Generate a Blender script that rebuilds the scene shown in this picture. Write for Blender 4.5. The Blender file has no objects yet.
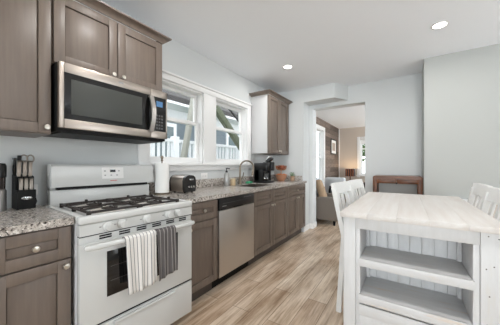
import bpy, bmesh, math, random
from mathutils import Vector, Matrix
random.seed(7)
PI = math.pi
sc = bpy.context.scene
COL = sc.collection

# ------------------------------------------------------------------ camera
cam_d = bpy.data.cameras.new('camera'); cam = bpy.data.objects.new('camera', cam_d); COL.objects.link(cam)
cam.location = (2.105, 0.0, 1.185); cam.rotation_euler = (PI/2, 0, 0.587)
cam_d.sensor_width = 36.0; cam_d.lens = 234.4/500*36.0; cam_d.shift_y = 3.0/500
cam_d.clip_start = 0.02; cam_d.clip_end = 200
sc.camera = cam

# ------------------------------------------------------------------ world, fill lights, exposure
w = bpy.data.worlds.new('sky'); sc.world = w; w.use_nodes = True
wn = w.node_tree.nodes; wl = w.node_tree.links
bg = wn['Background']
sky = wn.new('ShaderNodeTexSky'); sky.sky_type = 'HOSEK_WILKIE'; sky.turbidity = 6.0; sky.sun_direction = (0.5, -0.4, 0.75)
mx = wn.new('ShaderNodeMix'); mx.data_type = 'RGBA'; mx.inputs[0].default_value = 0.8
mx.inputs[7].default_value = (0.93, 0.97, 1.0, 1)
wl.new(sky.outputs[0], mx.inputs[6]); wl.new(mx.outputs[2], bg.inputs[0]); bg.inputs[1].default_value = 5.0

def sun(name, rot, e, col=(1, .97, .92)):
    d = bpy.data.lights.new(name, 'SUN'); d.energy = e; d.angle = 0.3; d.color = col
    o = bpy.data.objects.new(name, d); COL.objects.link(o); o.rotation_euler = rot
def area(name, loc, rot, sx, sy, e, col=(1, 1, 1)):
    d = bpy.data.lights.new(name, 'AREA'); d.shape = 'RECTANGLE'; d.size = sx; d.size_y = sy; d.energy = e; d.color = col
    d.spread = 2.3
    o = bpy.data.objects.new(name, d); COL.objects.link(o); o.location = loc; o.rotation_euler = rot
FILL_COL = (0.90, 0.96, 1.0)
# added fill lights, daylight coloured, in unseen window openings made for them
area('fill_rear', (2.7, -5.98, 1.4), (PI/2+.3, 0, 0), 3.9, 1.6, 200, FILL_COL)
area('fill_side', (5.40, 2.1, 1.35), (PI/2+.6, 0, PI/2), 2.4, 1.3, 22, FILL_COL)
area('fill_living', (5.40, 6.6, 1.35), (PI/2+.6, 0, PI/2), 2.4, 1.3, 175, FILL_COL)
LAMP_W = 12.5
vs = sc.view_settings
sc.display_settings.display_device = 'sRGB'
vs.view_transform = 'Standard'; vs.look = 'None'; vs.gamma = 1.0; vs.use_curve_mapping = False
vs.exposure = -0.61

# ------------------------------------------------------------------ materials
def lin(c):
    c = c/255.0
    return c/12.92 if c <= .04045 else ((c+.055)/1.055)**2.4
def rgb(r, g, b): return (lin(r), lin(g), lin(b), 1)
class M: pass
def base_mat(name, col, rough=.5, metal=0.0, spec=None):
    m = bpy.data.materials.new(name); m.use_nodes = True
    p = m.node_tree.nodes['Principled BSDF']
    p.inputs['Base Color'].default_value = col; p.inputs['Roughness'].default_value = rough; p.inputs['Metallic'].default_value = metal
    if spec is not None: p.inputs['Specular IOR Level'].default_value = spec
    return m
def nodes(m): return m.node_tree.nodes, m.node_tree.links, m.node_tree.nodes['Principled BSDF']
def coords(m, scale, rot=(0, 0, 0), kind='Object'):
    n, l, p = nodes(m)
    t = n.new('ShaderNodeTexCoord'); mp = n.new('ShaderNodeMapping')
    mp.inputs['Scale'].default_value = scale; mp.inputs['Rotation'].default_value = rot
    l.new(t.outputs[kind], mp.inputs[0]); return mp.outputs[0]
def noise(m, vec, scale, detail=4, rough=.55):
    n, l, p = nodes(m); t = n.new('ShaderNodeTexNoise')
    t.inputs['Scale'].default_value = scale; t.inputs['Detail'].default_value = detail; t.inputs['Roughness'].default_value = rough
    l.new(vec, t.inputs['Vector']); return t.outputs[0]
def ramp(m, fac, stops, const=False):
    n, l, p = nodes(m); r = n.new('ShaderNodeValToRGB')
    if const: r.color_ramp.interpolation = 'CONSTANT'
    e = r.color_ramp.elements
    while len(e) < len(stops): e.new(.5)
    for i, (pos, c) in enumerate(stops): e[i].position = pos; e[i].color = c
    l.new(fac, r.inputs[0]); return r.outputs[0]
def mixc(m, fac, a, b, mode='MIX'):
    n, l, p = nodes(m); x = n.new('ShaderNodeMix'); x.data_type = 'RGBA'; x.blend_type = mode
    for i, v in ((0, fac), (6, a), (7, b)):
        if hasattr(v, 'is_output'): l.new(v, x.inputs[i])
        else: x.inputs[i].default_value = v
    return x.outputs[2]
def setc(m, out): n, l, p = nodes(m); l.new(out, p.inputs['Base Color'])
def bump(m, h, s=.2, d=.002):
    n, l, p = nodes(m); b = n.new('ShaderNodeBump'); b.inputs['Strength'].default_value = s; b.inputs['Distance'].default_value = d
    l.new(h, b.inputs['Height']); l.new(b.outputs[0], p.inputs['Normal'])
def grained(name, a, b, rough=.45, scale=(14, 14, 1.2), ns=3.0, s=.05):
    m = base_mat(name, a, rough); f = noise(m, coords(m, scale), ns, 6)
    setc(m, ramp(m, f, [(.3, a), (.7, b)])); bump(m, f, s, .001); return m
def plaster(name, col, rough=.7):
    m = base_mat(name, col, rough, 0, .3); f = noise(m, coords(m, (1, 1, 1)), 220, 3); bump(m, f, .06, .001); return m
def brushed(name, col, rough=.3, sc_=(2, 2, 220)):
    m = base_mat(name, col, rough, 1.0); f = noise(m, coords(m, sc_), 4, 3)
    n, l, p = nodes(m); mr = n.new('ShaderNodeMapRange'); mr.inputs[3].default_value = rough-.05; mr.inputs[4].default_value = rough+.1
    l.new(f, mr.inputs[0]); l.new(mr.outputs[0], p.inputs['Roughness']); bump(m, f, .03, .0005); return m
def emis(name, col, s):
    m = base_mat(name, col, .5); p = m.node_tree.nodes['Principled BSDF']
    p.inputs['Emission Color'].default_value = col; p.inputs['Emission Strength'].default_value = s; return m
def glassy(name, tint=(1, 1, 1, 1), gloss=.08):
    m = bpy.data.materials.new(name); m.use_nodes = True; n, l = m.node_tree.nodes, m.node_tree.links; n.clear()
    o = n.new('ShaderNodeOutputMaterial'); t = n.new('ShaderNodeBsdfTransparent'); g = n.new('ShaderNodeBsdfGlossy'); x = n.new('ShaderNodeMixShader')
    t.inputs[0].default_value = tint; g.inputs['Roughness'].default_value = .03; x.inputs[0].default_value = gloss
    l.new(t.outputs[0], x.inputs[1]); l.new(g.outputs[0], x.inputs[2]); l.new(x.outputs[0], o.inputs[0]); return m

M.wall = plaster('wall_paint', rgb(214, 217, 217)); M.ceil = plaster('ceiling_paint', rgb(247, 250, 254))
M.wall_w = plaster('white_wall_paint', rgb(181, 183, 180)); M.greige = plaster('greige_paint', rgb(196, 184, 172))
M.trim = base_mat('trim_paint', rgb(236, 236, 235), .4)
M.cab = grained('taupe_wood', rgb(122, 109, 99), rgb(109, 97, 88), .40)
M.cabin = base_mat('cabinet_inside', rgb(60, 54, 50), .6)
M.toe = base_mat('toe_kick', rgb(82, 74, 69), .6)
M.nickel = base_mat('nickel', rgb(205, 200, 190), .28, 1.0)
M.steel = brushed('stainless', rgb(178, 168, 159), .33)
M.steelv = brushed('stainless_vertical_grain', rgb(204, 200, 196), .33, (220, 220, 2))
M.chrome = base_mat('chrome', rgb(220, 220, 220), .12, 1.0)
M.enamel = base_mat('white_enamel', rgb(208, 209, 207), .22)
M.enamel_side = base_mat('enamel_side', rgb(205, 205, 206), .35)
M.iron = base_mat('cast_iron', rgb(44, 37, 34), .5)
M.black = base_mat('black_plastic', rgb(22, 22, 23), .3)
M.mblack = base_mat('matt_black', rgb(17, 17, 17), .55, 0, .25)
M.bglass = base_mat('black_glass', rgb(20, 19, 19), .08)
M.mwglass = base_mat('screened_glass', rgb(68, 70, 67), .4, 0, .3)
M.alu = base_mat('burner_aluminium', rgb(226, 220, 212), .4, .2)
M.paper = base_mat('paper', rgb(238, 237, 234), .9); bump(M.paper, noise(M.paper, coords(M.paper, (1, 1, 1)), 160, 2), .2, .002)
M.glass = glassy('window_glass', (1, 1, 1, 1), .05)
M.clear = glassy('clear_glass', (.92, .95, .95, 1), .12)
M.amber = glassy('amber_glass', (.9, .62, .42, 1), .2)
M.copper = base_mat('copper', rgb(226, 172, 140), .35, .7)
M.lens = emis('lamp_lens', (1, .96, .9, 1), 14)
M.lcd = emis('blue_display', rgb(70, 110, 150), .5)
M.sponge = base_mat('green_sponge', rgb(60, 150, 110), .9)
M.fab_g = base_mat('grey_upholstery', rgb(128, 120, 112), .95); bump(M.fab_g, noise(M.fab_g, coords(M.fab_g, (1, 1, 1)), 300, 2), .4, .003)
M.fab_t = base_mat('tan_fabric', rgb(172, 148, 122), .95)
M.fab_w = base_mat('white_throw', rgb(226, 230, 234), .95); bump(M.fab_w, noise(M.fab_w, coords(M.fab_w, (1, 1, 1)), 60, 3), .6, .01)
M.fab_d = base_mat('dark_upholstery', rgb(52, 48, 48), .9)
M.leather = base_mat('brown_leather', rgb(92, 60, 40), .5)
M.walnut = grained('reddish_walnut', rgb(128, 76, 40), rgb(64, 35, 18), .35, (2, 16, 16), 4, .15)
M.walnut2 = grained('walnut_upright', rgb(122, 72, 38), rgb(62, 34, 17), .35, (16, 16, 2), 4, .15)
M.outlet = base_mat('outlet_plate', rgb(238, 238, 236), .4)
M.soap = base_mat('frosted_bottle', rgb(178, 178, 176), .3, .5)
M.candle = base_mat('candle_wax', rgb(214, 190, 152), .5)
M.red = base_mat('red_print', rgb(190, 90, 80), .5)
M.grey = base_mat('grey_print', rgb(150, 150, 150), .5)
M.cordm = base_mat('black_cord', rgb(24, 24, 24), .5)
M.wax_r = base_mat('brown_pear', rgb(172, 104, 58), .4)
M.orange = base_mat('orange_peel', rgb(222, 128, 50), .5)
M.leaf = base_mat('leaf', rgb(104, 140, 84), .6)
M.bark = base_mat('bark', rgb(90, 80, 70), .9)
M.brace = base_mat('olive_paint', rgb(84, 92, 66), .6)
M.postm = base_mat('weathered_white_post', rgb(150, 150, 140), .7)
M.extw = base_mat('exterior_white', rgb(238, 240, 242), .5)
M.roofm = base_mat('dark_shingle', rgb(62, 60, 60), .9)
M.extglass = base_mat('dark_window_glass', rgb(92, 108, 112), .15)
M.grass = base_mat('yard_grass', rgb(104, 116, 92), .95)

# lap siding of the neighbouring house
M.siding = base_mat('lap_siding', rgb(134, 146, 156), .7)
def wave_z(m, per):
    n, l, p = nodes(m); t = n.new('ShaderNodeTexCoord'); s = n.new('ShaderNodeSeparateXYZ'); l.new(t.outputs['Object'], s.inputs[0])
    a = n.new('ShaderNodeMath'); a.operation = 'DIVIDE'; a.inputs[1].default_value = per; l.new(s.outputs[2], a.inputs[0])
    f = n.new('ShaderNodeMath'); f.operation = 'FRACT'; l.new(a.outputs[0], f.inputs[0]); return f.outputs[0]
_f = wave_z(M.siding, .13); bump(M.siding, _f, 1.0, .08)

# granite
M.gran = base_mat('granite', rgb(150, 140, 132), .2)
_v = coords(M.gran, (1, 1, 1))
_a = ramp(M.gran, noise(M.gran, _v, 48, 5, .7), [(.34, rgb(84, 78, 74)), (.45, rgb(158, 150, 143)), (.55, rgb(205, 198, 190)), (.68, rgb(140, 128, 118))])
_n, _l, _p = nodes(M.gran)
_vo = _n.new('ShaderNodeTexVoronoi'); _vo.inputs['Scale'].default_value = 130; _l.new(_v, _vo.inputs['Vector'])
_sp = ramp(M.gran, noise(M.gran, _v, 85, 3, .6), [(.0, (1, 1, 1, 1)), (.40, (1, 1, 1, 1)), (.43, (0, 0, 0, 1))])
_b = mixc(M.gran, _sp, _a, rgb(50, 45, 43))
_sp2 = ramp(M.gran, noise(M.gran, _v, 75, 3, .6), [(.58, (0, 0, 0, 1)), (.62, (1, 1, 1, 1))])
setc(M.gran, mixc(M.gran, _sp2, _b, rgb(228, 224, 218)))

# plank floor: boards run along Y
M.floor = base_mat('plank_floor', rgb(190, 168, 142), .38)
_v = coords(M.floor, (1, 1, 1), (0, 0, PI/2))
_n, _l, _p = nodes(M.floor)
_br = _n.new('ShaderNodeTexBrick'); _l.new(_v, _br.inputs['Vector'])
_br.inputs['Scale'].default_value = 1.0; _br.inputs['Brick Width'].default_value = 1.22; _br.inputs['Row Height'].default_value = .165
_br.inputs['Mortar Size'].default_value = .0022; _br.inputs['Bias'].default_value = 0.0; _br.offset = .37
_br.inputs['Color1'].default_value = rgb(252, 240, 224); _br.inputs['Color2'].default_value = rgb(216, 194, 172); _br.inputs['Mortar'].default_value = rgb(160, 138, 116)
_g = ramp(M.floor, noise(M.floor, coords(M.floor, (4.5, 1.1, 1)), 1.7, 4, .55), [(.3, rgb(190, 175, 160)), (.47, rgb(232, 226, 219)), (.66, (1, 1, 1, 1))])
_g2 = ramp(M.floor, noise(M.floor, coords(M.floor, (22, 1.0, 1)), 2.6, 6, .65), [(.32, rgb(176, 162, 148)), (.46, rgb(226, 219, 211)), (.6, (1, 1, 1, 1))])
_c = mixc(M.floor, 1.0, _br.outputs[0], _g, 'MULTIPLY'); _c = mixc(M.floor, .8, _c, _g2, 'MULTIPLY'); setc(M.floor, _c)

# horizontal barn boards in the living room
M.barn = base_mat('barn_boards', rgb(110, 96, 86), .7)
_n, _l, _p = nodes(M.barn)
_v = coords(M.barn, (1, 1, 1), (0, PI/2, PI/2))
_t = _n.new('ShaderNodeTexCoord'); _s = _n.new('ShaderNodeSeparateXYZ'); _cx = _n.new('ShaderNodeCombineXYZ')
_l.new(_t.outputs['Object'], _s.inputs[0]); _l.new(_s.outputs[1], _cx.inputs[0]); _l.new(_s.outputs[2], _cx.inputs[1])
_br = _n.new('ShaderNodeTexBrick'); _l.new(_cx.outputs[0], _br.inputs['Vector'])
_br.inputs['Scale'].default_value = 1; _br.inputs['Brick Width'].default_value = 1.1; _br.inputs['Row Height'].default_value = .14; _br.inputs['Mortar Size'].default_value = .003
_br.inputs['Color1'].default_value = rgb(158, 140, 128); _br.inputs['Color2'].default_value = rgb(92, 79, 71); _br.inputs['Mortar'].default_value = rgb(40, 34, 30)
_g = ramp(M.barn, noise(M.barn, coords(M.barn, (1, 1.2, 14)), 4, 5), [(.3, rgb(170, 165, 160)), (.7, (1, 1, 1, 1))])
setc(M.barn, mixc(M.barn, 1.0, _br.outputs[0], _g, 'MULTIPLY'))

# white-washed furniture
def whitewash(name, scale, wear):
    m = base_mat(name, rgb(232, 231, 228), .45)
    f = noise(m, coords(m, scale), 3, 7, .65)
    setc(m, ramp(m, f, [(.28, wear), (.42, rgb(212, 212, 212)), (.7, rgb(220, 220, 220))])); bump(m, f, .12, .001); return m
M.ww = whitewash('white_washed_wood', (10, 10, 1.2), rgb(212, 209, 204))
M.wwtop = grained('white_washed_top', rgb(222, 219, 215), rgb(211, 204, 198), .4, (9, .8, 9), 2.5, .1)
M.wwshelf = whitewash('white_washed_shelf', (1.5, 12, 12), rgb(218, 202, 184))
M.wwchair = base_mat('white_chair_paint', rgb(236, 236, 234), .4)
def striped(name, a, b, per, width, off=0.0):
    m = base_mat(name, a, .95); n, l, p = nodes(m)
    t = n.new('ShaderNodeUVMap') ; s = n.new('ShaderNodeSeparateXYZ'); l.new(t.outputs[0], s.inputs[0])
    d = n.new('ShaderNodeMath'); d.operation = 'MULTIPLY_ADD'; d.inputs[1].default_value = 1/per; d.inputs[2].default_value = off; l.new(s.outputs[0], d.inputs[0])
    f = n.new('ShaderNodeMath'); f.operation = 'FRACT'; l.new(d.outputs[0], f.inputs[0])
    setc(m, ramp(m, f.outputs[0], [(0, b), (width, a)], True)); bump(m, noise(m, coords(m, (1, 1, 1)), 260, 2), .3, .002); return m
M.tow_w = striped('white_towel', rgb(232, 230, 226), rgb(136, 134, 138), .115, .2, .1)
M.tow_g = striped('grey_towel', rgb(92, 88, 88), rgb(150, 146, 144), .19, .24, .3)
# printed lamp shade: dusk picture
M.shade = base_mat('printed_shade', rgb(60, 44, 40), .8)
_n, _l, _p = nodes(M.shade)
_t = _n.new('ShaderNodeTexCoord'); _w = _n.new('ShaderNodeTexWave'); _w.bands_direction = 'X'; _w.inputs['Scale'].default_value = 4.2; _w.inputs['Distortion'].default_value = 3
_l.new(_t.outputs['Object'], _w.inputs[0])
_c = ramp(M.shade, _w.outputs[0], [(.45, rgb(40, 32, 36)), (.85, rgb(150, 88, 52))]); setc(M.shade, _c)
_l.new(_c, _p.inputs['Emission Color']); _p.inputs['Emission Strength'].default_value = .03

# ------------------------------------------------------------------ mesh helpers
class MB:
    def __init__(s): s.bm = bmesh.new()
    def _grab(s, f):
        n0 = len(s.bm.verts); f(); s.bm.verts.ensure_lookup_table(); return [s.bm.verts[i] for i in range(n0, len(s.bm.verts))]
    def box(s, x0, x1, y0, y1, z0, z1, bev=0.0, rot=None, seg=2):
        t = bmesh.new(); bmesh.ops.create_cube(t, size=1.0)
        c = Vector(((x0+x1)/2, (y0+y1)/2, (z0+z1)/2))
        for v in t.verts: v.co = Vector((v.co.x*(x1-x0), v.co.y*(y1-y0), v.co.z*(z1-z0)))
        if bev > 0: bmesh.ops.bevel(t, geom=t.edges[:], offset=bev, segments=seg, affect='EDGES', profile=.5)
        mt = Matrix.Translation(c) @ (rot.to_4x4() if rot else Matrix.Identity(4)); t.transform(mt)
        s.join(t); return s
    def join(s, t):
        me = bpy.data.meshes.new('tmp'); t.to_mesh(me); t.free(); s.bm.from_mesh(me); bpy.data.meshes.remove(me)
    def lathe(s, cx, cy, prof, n=20, axis='Z', sx=1, sy=1, cap=True):
        rings = []
        for r, z in prof:
            ring = []
            for i in range(n):
                a = 2*PI*i/n
                u, v = r*math.cos(a)*sx, r*math.sin(a)*sy
                p = {'Z': (cx+u, cy+v, z), 'X': (z, cx+u, cy+v), 'Y': (cx+u, z, cy+v)}[axis]
                ring.append(s.bm.verts.new(p))
            rings.append(ring)
        for a, b in zip(rings, rings[1:]):
            for i in range(n):
                j = (i+1) % n; s.bm.faces.new((a[i], a[j], b[j], b[i]))
        if cap and prof[0][0] > 1e-6: s.bm.faces.new(list(reversed(rings[0])))
        if cap and prof[-1][0] > 1e-6: s.bm.faces.new(rings[-1])
        return s
    def cyl(s, p0, p1, r, n=14, r2=None): return s.tube([p0, p1], r, n, r2)
    def tube(s, pts, r, n=8, r2=None):
        pts = [Vector(p) for p in pts]; rings = []
        up = Vector((0, 0, 1))
        d0 = (pts[1]-pts[0]).normalized()
        if abs(d0.dot(up)) > .95: up = Vector((1, 0, 0))
        nrm = (up - d0*up.dot(d0)).normalized()
        for i, p in enumerate(pts):
            d = (pts[min(i+1, len(pts)-1)]-pts[max(i-1, 0)]).normalized()
            nrm = (nrm - d*nrm.dot(d)).normalized(); bi = d.cross(nrm)
            rr = r if r2 is None else r+(r2-r)*i/(len(pts)-1)
            rings.append([s.bm.verts.new(p+(nrm*math.cos(2*PI*k/n)+bi*math.sin(2*PI*k/n))*rr) for k in range(n)])
        for a, b in zip(rings, rings[1:]):
            for i in range(n):
                j = (i+1) % n; s.bm.faces.new((a[i], a[j], b[j], b[i]))
        s.bm.faces.new(list(reversed(rings[0]))); s.bm.faces.new(rings[-1]); return s
    def prism(s, poly, a0, a1, axis='Y'):
        # polygon in the two other axes, extruded along axis
        def P(u, v, t): return {'Y': (u, t, v), 'X': (t, u, v), 'Z': (u, v, t)}[axis]
        A = [s.bm.verts.new(P(u, v, a0)) for u, v in poly]; B = [s.bm.verts.new(P(u, v, a1)) for u, v in poly]
        n = len(poly); s.bm.faces.new(A); s.bm.faces.new(list(reversed(B)))
        for i in range(n): s.bm.faces.new((A[i], B[i], B[(i+1) % n], A[(i+1) % n]))
        return s
    def sphere(s, c, r, sx=1, sy=1, sz=1, n=14):
        t = bmesh.new(); bmesh.ops.create_uvsphere(t, u_segments=n, v_segments=n//2+2, radius=r)
        t.transform(Matrix.Translation(Vector(c)) @ Matrix.Diagonal((sx, sy, sz, 1))); s.join(t); return s
    def sweep(s, poly, path, up=(0, 0, 1)):
        # closed profile (u outward, v up) swept along a polyline in XY with mitred corners
        P = [Vector(p) for p in path]; rings = []
        for i, p in enumerate(P):
            d1 = (P[i]-P[i-1]).normalized() if i > 0 else None; d2 = (P[i+1]-P[i]).normalized() if i < len(P)-1 else None
            n1 = Vector((d1.y, -d1.x, 0)) if d1 else None; n2 = Vector((d2.y, -d2.x, 0)) if d2 else None
            if n1 and n2: nn = (n1+n2); nn = nn/(nn.length_squared/2)
            else: nn = n1 or n2
            rings.append([s.bm.verts.new(p+nn*u+Vector((0, 0, v))) for u, v in poly])
        n = len(poly)
        for a, b in zip(rings, rings[1:]):
            for i in range(n): s.bm.faces.new((a[i], a[(i+1) % n], b[(i+1) % n], b[i]))
        s.bm.faces.new(rings[0]); s.bm.faces.new(list(reversed(rings[-1]))); return s
    def build(s, name, mat, parent=None, smooth=True, local=False):
        bm = s.bm
        if parent is not None and not local: bmesh.ops.translate(bm, verts=bm.verts[:], vec=-Vector(parent.get('_o', (0, 0, 0))))
        org = None
        if parent is None and not local and bm.verts:
            xs = [v.co for v in bm.verts]
            org = Vector(((min(v.x for v in xs)+max(v.x for v in xs))/2, (min(v.y for v in xs)+max(v.y for v in xs))/2, min(v.z for v in xs)))
            bmesh.ops.translate(bm, verts=bm.verts[:], vec=-org)
        bmesh.ops.recalc_face_normals(bm, faces=bm.faces[:])
        me = bpy.data.meshes.new(name); bm.to_mesh(me); bm.free(); me.materials.append(mat)
        if smooth:
            for p in me.polygons: p.use_smooth = True
            me.set_sharp_from_angle(angle=math.radians(32))
        o = bpy.data.objects.new(name, me); COL.objects.link(o)
        if org is not None: o.location = org
        if parent is not None:
            o.parent = parent; o['_o'] = list(parent.get('_o', (0, 0, 0)))
        return o
def box(*a, **k): return MB().box(*a, **k)
def thing(name, label, cat, loc=(0, 0, 0), rz=0, group=None):
    o = bpy.data.objects.new(name, None); COL.objects.link(o); o.location = loc; o.rotation_euler = (0, 0, rz); o.empty_display_size = .1
    o['label'] = label; o['category'] = cat; o['_o'] = list(loc)
    if group: o['group'] = group
    return o
def tag(o, label, cat, group=None):
    o['label'] = label; o['category'] = cat
    if group: o['group'] = group
    return o
def struct(o, label=None):
    o['kind'] = 'structure'
    if label: o['label'] = label
    return o
def dup(root, loc, rz, label):
    r = root.copy(); COL.objects.link(r); r.location = loc; r.rotation_euler = (0, 0, rz); r['label'] = label
    for ch in list(root.children):
        c = ch.copy(); COL.objects.link(c); c.parent = r
        for g in list(ch.children):
            d = g.copy(); COL.objects.link(d); d.parent = c
    return r
def holes_wall(axis, t0, t1, u0, u1, v0, v1, holes):
    """slab with rectangular holes: axis = thickness axis, u = other horizontal, v = Z; holes = (u0,u1,v0,v1)"""
    us = sorted({u0, u1, *[h[0] for h in holes], *[h[1] for h in holes]}); vs_ = sorted({v0, v1, *[h[2] for h in holes], *[h[3] for h in holes]})
    b = MB()
    for a, c in zip(us, us[1:]):
        run = None
        for e, f in zip(vs_, vs_[1:]):
            mu, mv = (a+c)/2, (e+f)/2
            if any(h[0] < mu < h[1] and h[2] < mv < h[3] for h in holes): 
                if run: _wb(b, axis, t0, t1, a, c, *run); run = None
                continue
            run = (run[0], f) if run else (e, f)
        if run: _wb(b, axis, t0, t1, a, c, *run)
    return b
def _wb(b, axis, t0, t1, a, c, e, f):
    if axis == 'X': b.box(t0, t1, a, c, e, f)
    else: b.box(a, c, t0, t1, e, f)

# ------------------------------------------------------------------ the room
H = 2.557
YB, YF = 4.3, -6.0
XR = 5.4
YL = 9.15
struct(box(-.0, XR, YF, YL, -.06, 0).build('floor', M.floor), 'light brown plank floor')
struct(box(-.15, XR+.15, YF-.15, YL+.15, H, H+.1).build('ceiling', M.ceil), 'white ceiling')
W1 = (1.36, 2.105, 1.21, 2.085); W2 = (2.33, 3.065, 1.21, 2.085); W3 = (6.45, 7.18, .62, 2.24)
struct(holes_wall('X', -.14, 0, YF-.15, YL, 0, H, [W1, W2, W3]).build('wall_left', M.wall), 'pale painted kitchen wall behind the cabinets')
struct(holes_wall('X', 0, .02, YB+.21, YL, .0, H, [W3]).build('wall_left_living', M.barn), 'grey brown plank wall in the living room')
DOOR = (.65, 1.54, 0, 2.243)
struct(holes_wall('Y', YB, YB+.21, 0, 2.3, 0, H, [DOOR]).build('wall_back', M.wall), 'pale wall with the doorway to the living room')
struct(box(0, .585, 4.0, 4.3, 0, H).build('wall_stub', M.wall), 'short wall at the end of the counter')
struct(MB().prism([(.585, 4.0), (1.125, 4.0), (1.27, 4.3), (.585, 4.3)], 2.31, H, 'Z').build('trim_soffit', M.wall), 'boxed beam under the ceiling')
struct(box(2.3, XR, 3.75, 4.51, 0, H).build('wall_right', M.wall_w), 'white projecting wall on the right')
W5 = (.7, 4.7, .5, 2.3); W6 = (.8, 3.4, .5, 2.3); W7 = (5.3, 7.9, .5, 2.3)  # unseen openings added for the fill lights
struct(holes_wall('Y', YF-.15, YF, 0, XR, 0, H, [W5]).build('wall_front', M.wall))
struct(holes_wall('X', XR, XR+.15, YF-.15, YL+.15, 0, H, [W6, W7]).build('wall_side', M.wall))
W4 = (.745, 1.46, .84, 2.11)
struct(holes_wall('Y', YL, YL+.15, -.14, XR, 0, H, [W4]).build('wall_far', M.greige), 'far wall of the living room')
def bb(name, *a, lab=None): struct(box(*a, bev=.004).build(name, M.trim), lab or 'white baseboard')
bb('baseboard_stub', .587, .602, 4.0, 4.3, 0, .1)
bb('baseboard_back', 1.55, 2.3, 4.284, 4.299, 0, .1)
bb('baseboard_jamb', .602, .662, 4.284, 4.299, 0, .1)
bb('baseboard_reveal', .651, .664, 4.3, 4.51, 0, .1)
bb('baseboard_right', 2.3, XR, 3.735, 3.749, 0, .1)
bb('baseboard_far', .04, XR, YL-.015, YL-.001, 0, .12)
# low ledge with a cap along the right wall, seen between the chair slats
struct(box(2.52, XR, 3.70, 3.749, 0, .75).build('trim_wainscot', base_mat('beige_wainscot', rgb(214, 204, 194), .5)), 'beige low panel on the right wall')
struct(box(2.505, XR, 3.68, 3.749, .75, .785, bev=.005).build('trim_wainscot_cap', M.trim), 'white ledge on the right wall')
# thin batten at the wall panel joint behind the console
struct(box(2.02, 2.026, 4.296, 4.3, .1, H).build('trim_seam', M.wall))
struct(box(.021, .04, YL-.04, YL-.001, .12, H).build('trim_corner', M.trim))

# windows
def sash_window(name, axis, t, hole, depth, out, label, blind=None, rail=None, casing=True):
    """double-hung window in a slab; t = inner wall face, out = direction (+1/-1) from inner face towards outside"""
    u0, u1, v0, v1 = hole
    def B(mb, ta, tb, a, c, e, f, bev=.003):
        ta, tb = sorted((t+out*ta, t+out*tb))
        return mb.box(ta, tb, a, c, e, f, bev) if axis == 'X' else mb.box(a, c, ta, tb, e, f, bev)
    root = B(B(B(B(MB(), .0, .13, u0, u0+.018, v0, v1), .0, .13, u1-.018, u1, v0, v1), .0, .13, u0, u1, v1-.018, v1), .0, .135, u0, u1, v0, v0+.02).build(name, M.trim, smooth=False)
    struct(root, label); root['_o'] = list(root.location)
    a, c, e, f = u0+.018, u1-.018, v0+.02, v1-.018
    mid = rail or (e+f)/2
    for nm, (d0, d1), (z0, z1) in (('upper_sash', (.085, .115), (mid-.02, f)), ('lower_sash', (.05, .08), (e, mid+.02))):
        s = MB(); st = .042
        B(s, d0, d1, a, a+st, z0, z1); B(s, d0, d1, c-st, c, z0, z1)
        B(s, d0, d1, a+st, c-st, z0, z0+(.05 if nm == 'lower_sash' else .04)); B(s, d0, d1, a+st, c-st, z1-.04, z1)
        so = s.build(nm, M.trim, root, smooth=False)
        g = MB(); B(g, (d0+d1)/2-.002, (d0+d1)/2+.002, a+st, c-st, z0+.04, z1-.04, 0); g.build('glass', M.glass, so, smooth=False)
    if blind:
        r = MB(); B(r, .03, .034, a, c, f-blind, f, 0); B(r, .022, .042, a, c, f-blind-.02, f-blind); r.build('roller_shade', base_mat('roller_shade', rgb(226, 226, 224), .8), root, smooth=False)
    return root
sash_window('window_1', 'X', 0, W1, .14, -1, 'white double hung window behind the toaster', rail=1.70)
sash_window('window_2', 'X', 0, W2, .14, -1, 'white double hung window above the faucet', rail=1.70)
sash_window('window_3', 'X', .02, W3, .14, -1, 'tall white window in the plank wall', rail=1.43)
sash_window('window_4', 'Y', YL, W4, .14, 1, 'white window in the far living room wall', blind=.13, rail=1.78)
sash_window('added_window_5', 'Y', YF, W5, .14, -1, None)  # this and the next two: unseen windows added for the fill lights
sash_window('added_window_6', 'X', XR, W6, .14, 1, None)
sash_window('added_window_7', 'X', XR, W7, .14, 1, None)
# casing of the kitchen windows
cs = MB()
cs.box(0.0005, .02, 1.25, 1.36, 1.21, 2.085, .002); cs.box(0.0005, .02, 2.105, 2.33, 1.21, 2.085, .002); cs.box(0.0005, .02, 3.065, 3.165, 1.21, 2.085, .002)
cs.box(0.0005, .022, 1.25, 3.165, 2.085, 2.148, .002)
struct(cs.build('trim_1', M.trim), 'white casing around both kitchen windows')
struct(box(0.0005, .036, 1.235, 3.18, 2.148, 2.172, bev=.006).build('trim_2', M.trim), 'white cap above both kitchen windows')
struct(box(-.03, .05, 1.235, 3.18, 1.185, 1.211, bev=.005).build('trim_3', M.trim), 'white window stool')
struct(box(0.0005, .02, 1.26, 3.16, 1.125, 1.185, bev=.003).build('trim_4', M.trim), 'white apron under the window stool')
cs = MB(); y0, y1, z0, z1 = W3
cs.box(.02, .04, y0-.1, y0, z0-.08, z1+.1, .003); cs.box(.02, .04, y1, y1+.1, z0-.08, z1+.1, .003); cs.box(.02, .042, y0, y1, z1, z1+.1, .003); cs.box(.02, .05, y0, y1, z0-.08, z0, .003)
struct(cs.build('trim_5', M.trim), 'white casing of the plank wall window')
cs = MB(); x0, x1, z0, z1 = W4
cs.box(x0-.1, x0, YL-.02, YL, z0-.08, z1+.1, .003); cs.box(x1, x1+.1, YL-.02, YL, z0-.08, z1+.1, .003); cs.box(x0, x1, YL-.022, YL, z1, z1+.1, .003); cs.box(x0-.12, x1+.12, YL-.05, YL, z0-.04, z0, .003)
struct(cs.build('trim_6', M.trim), 'white casing of the far window')

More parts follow.
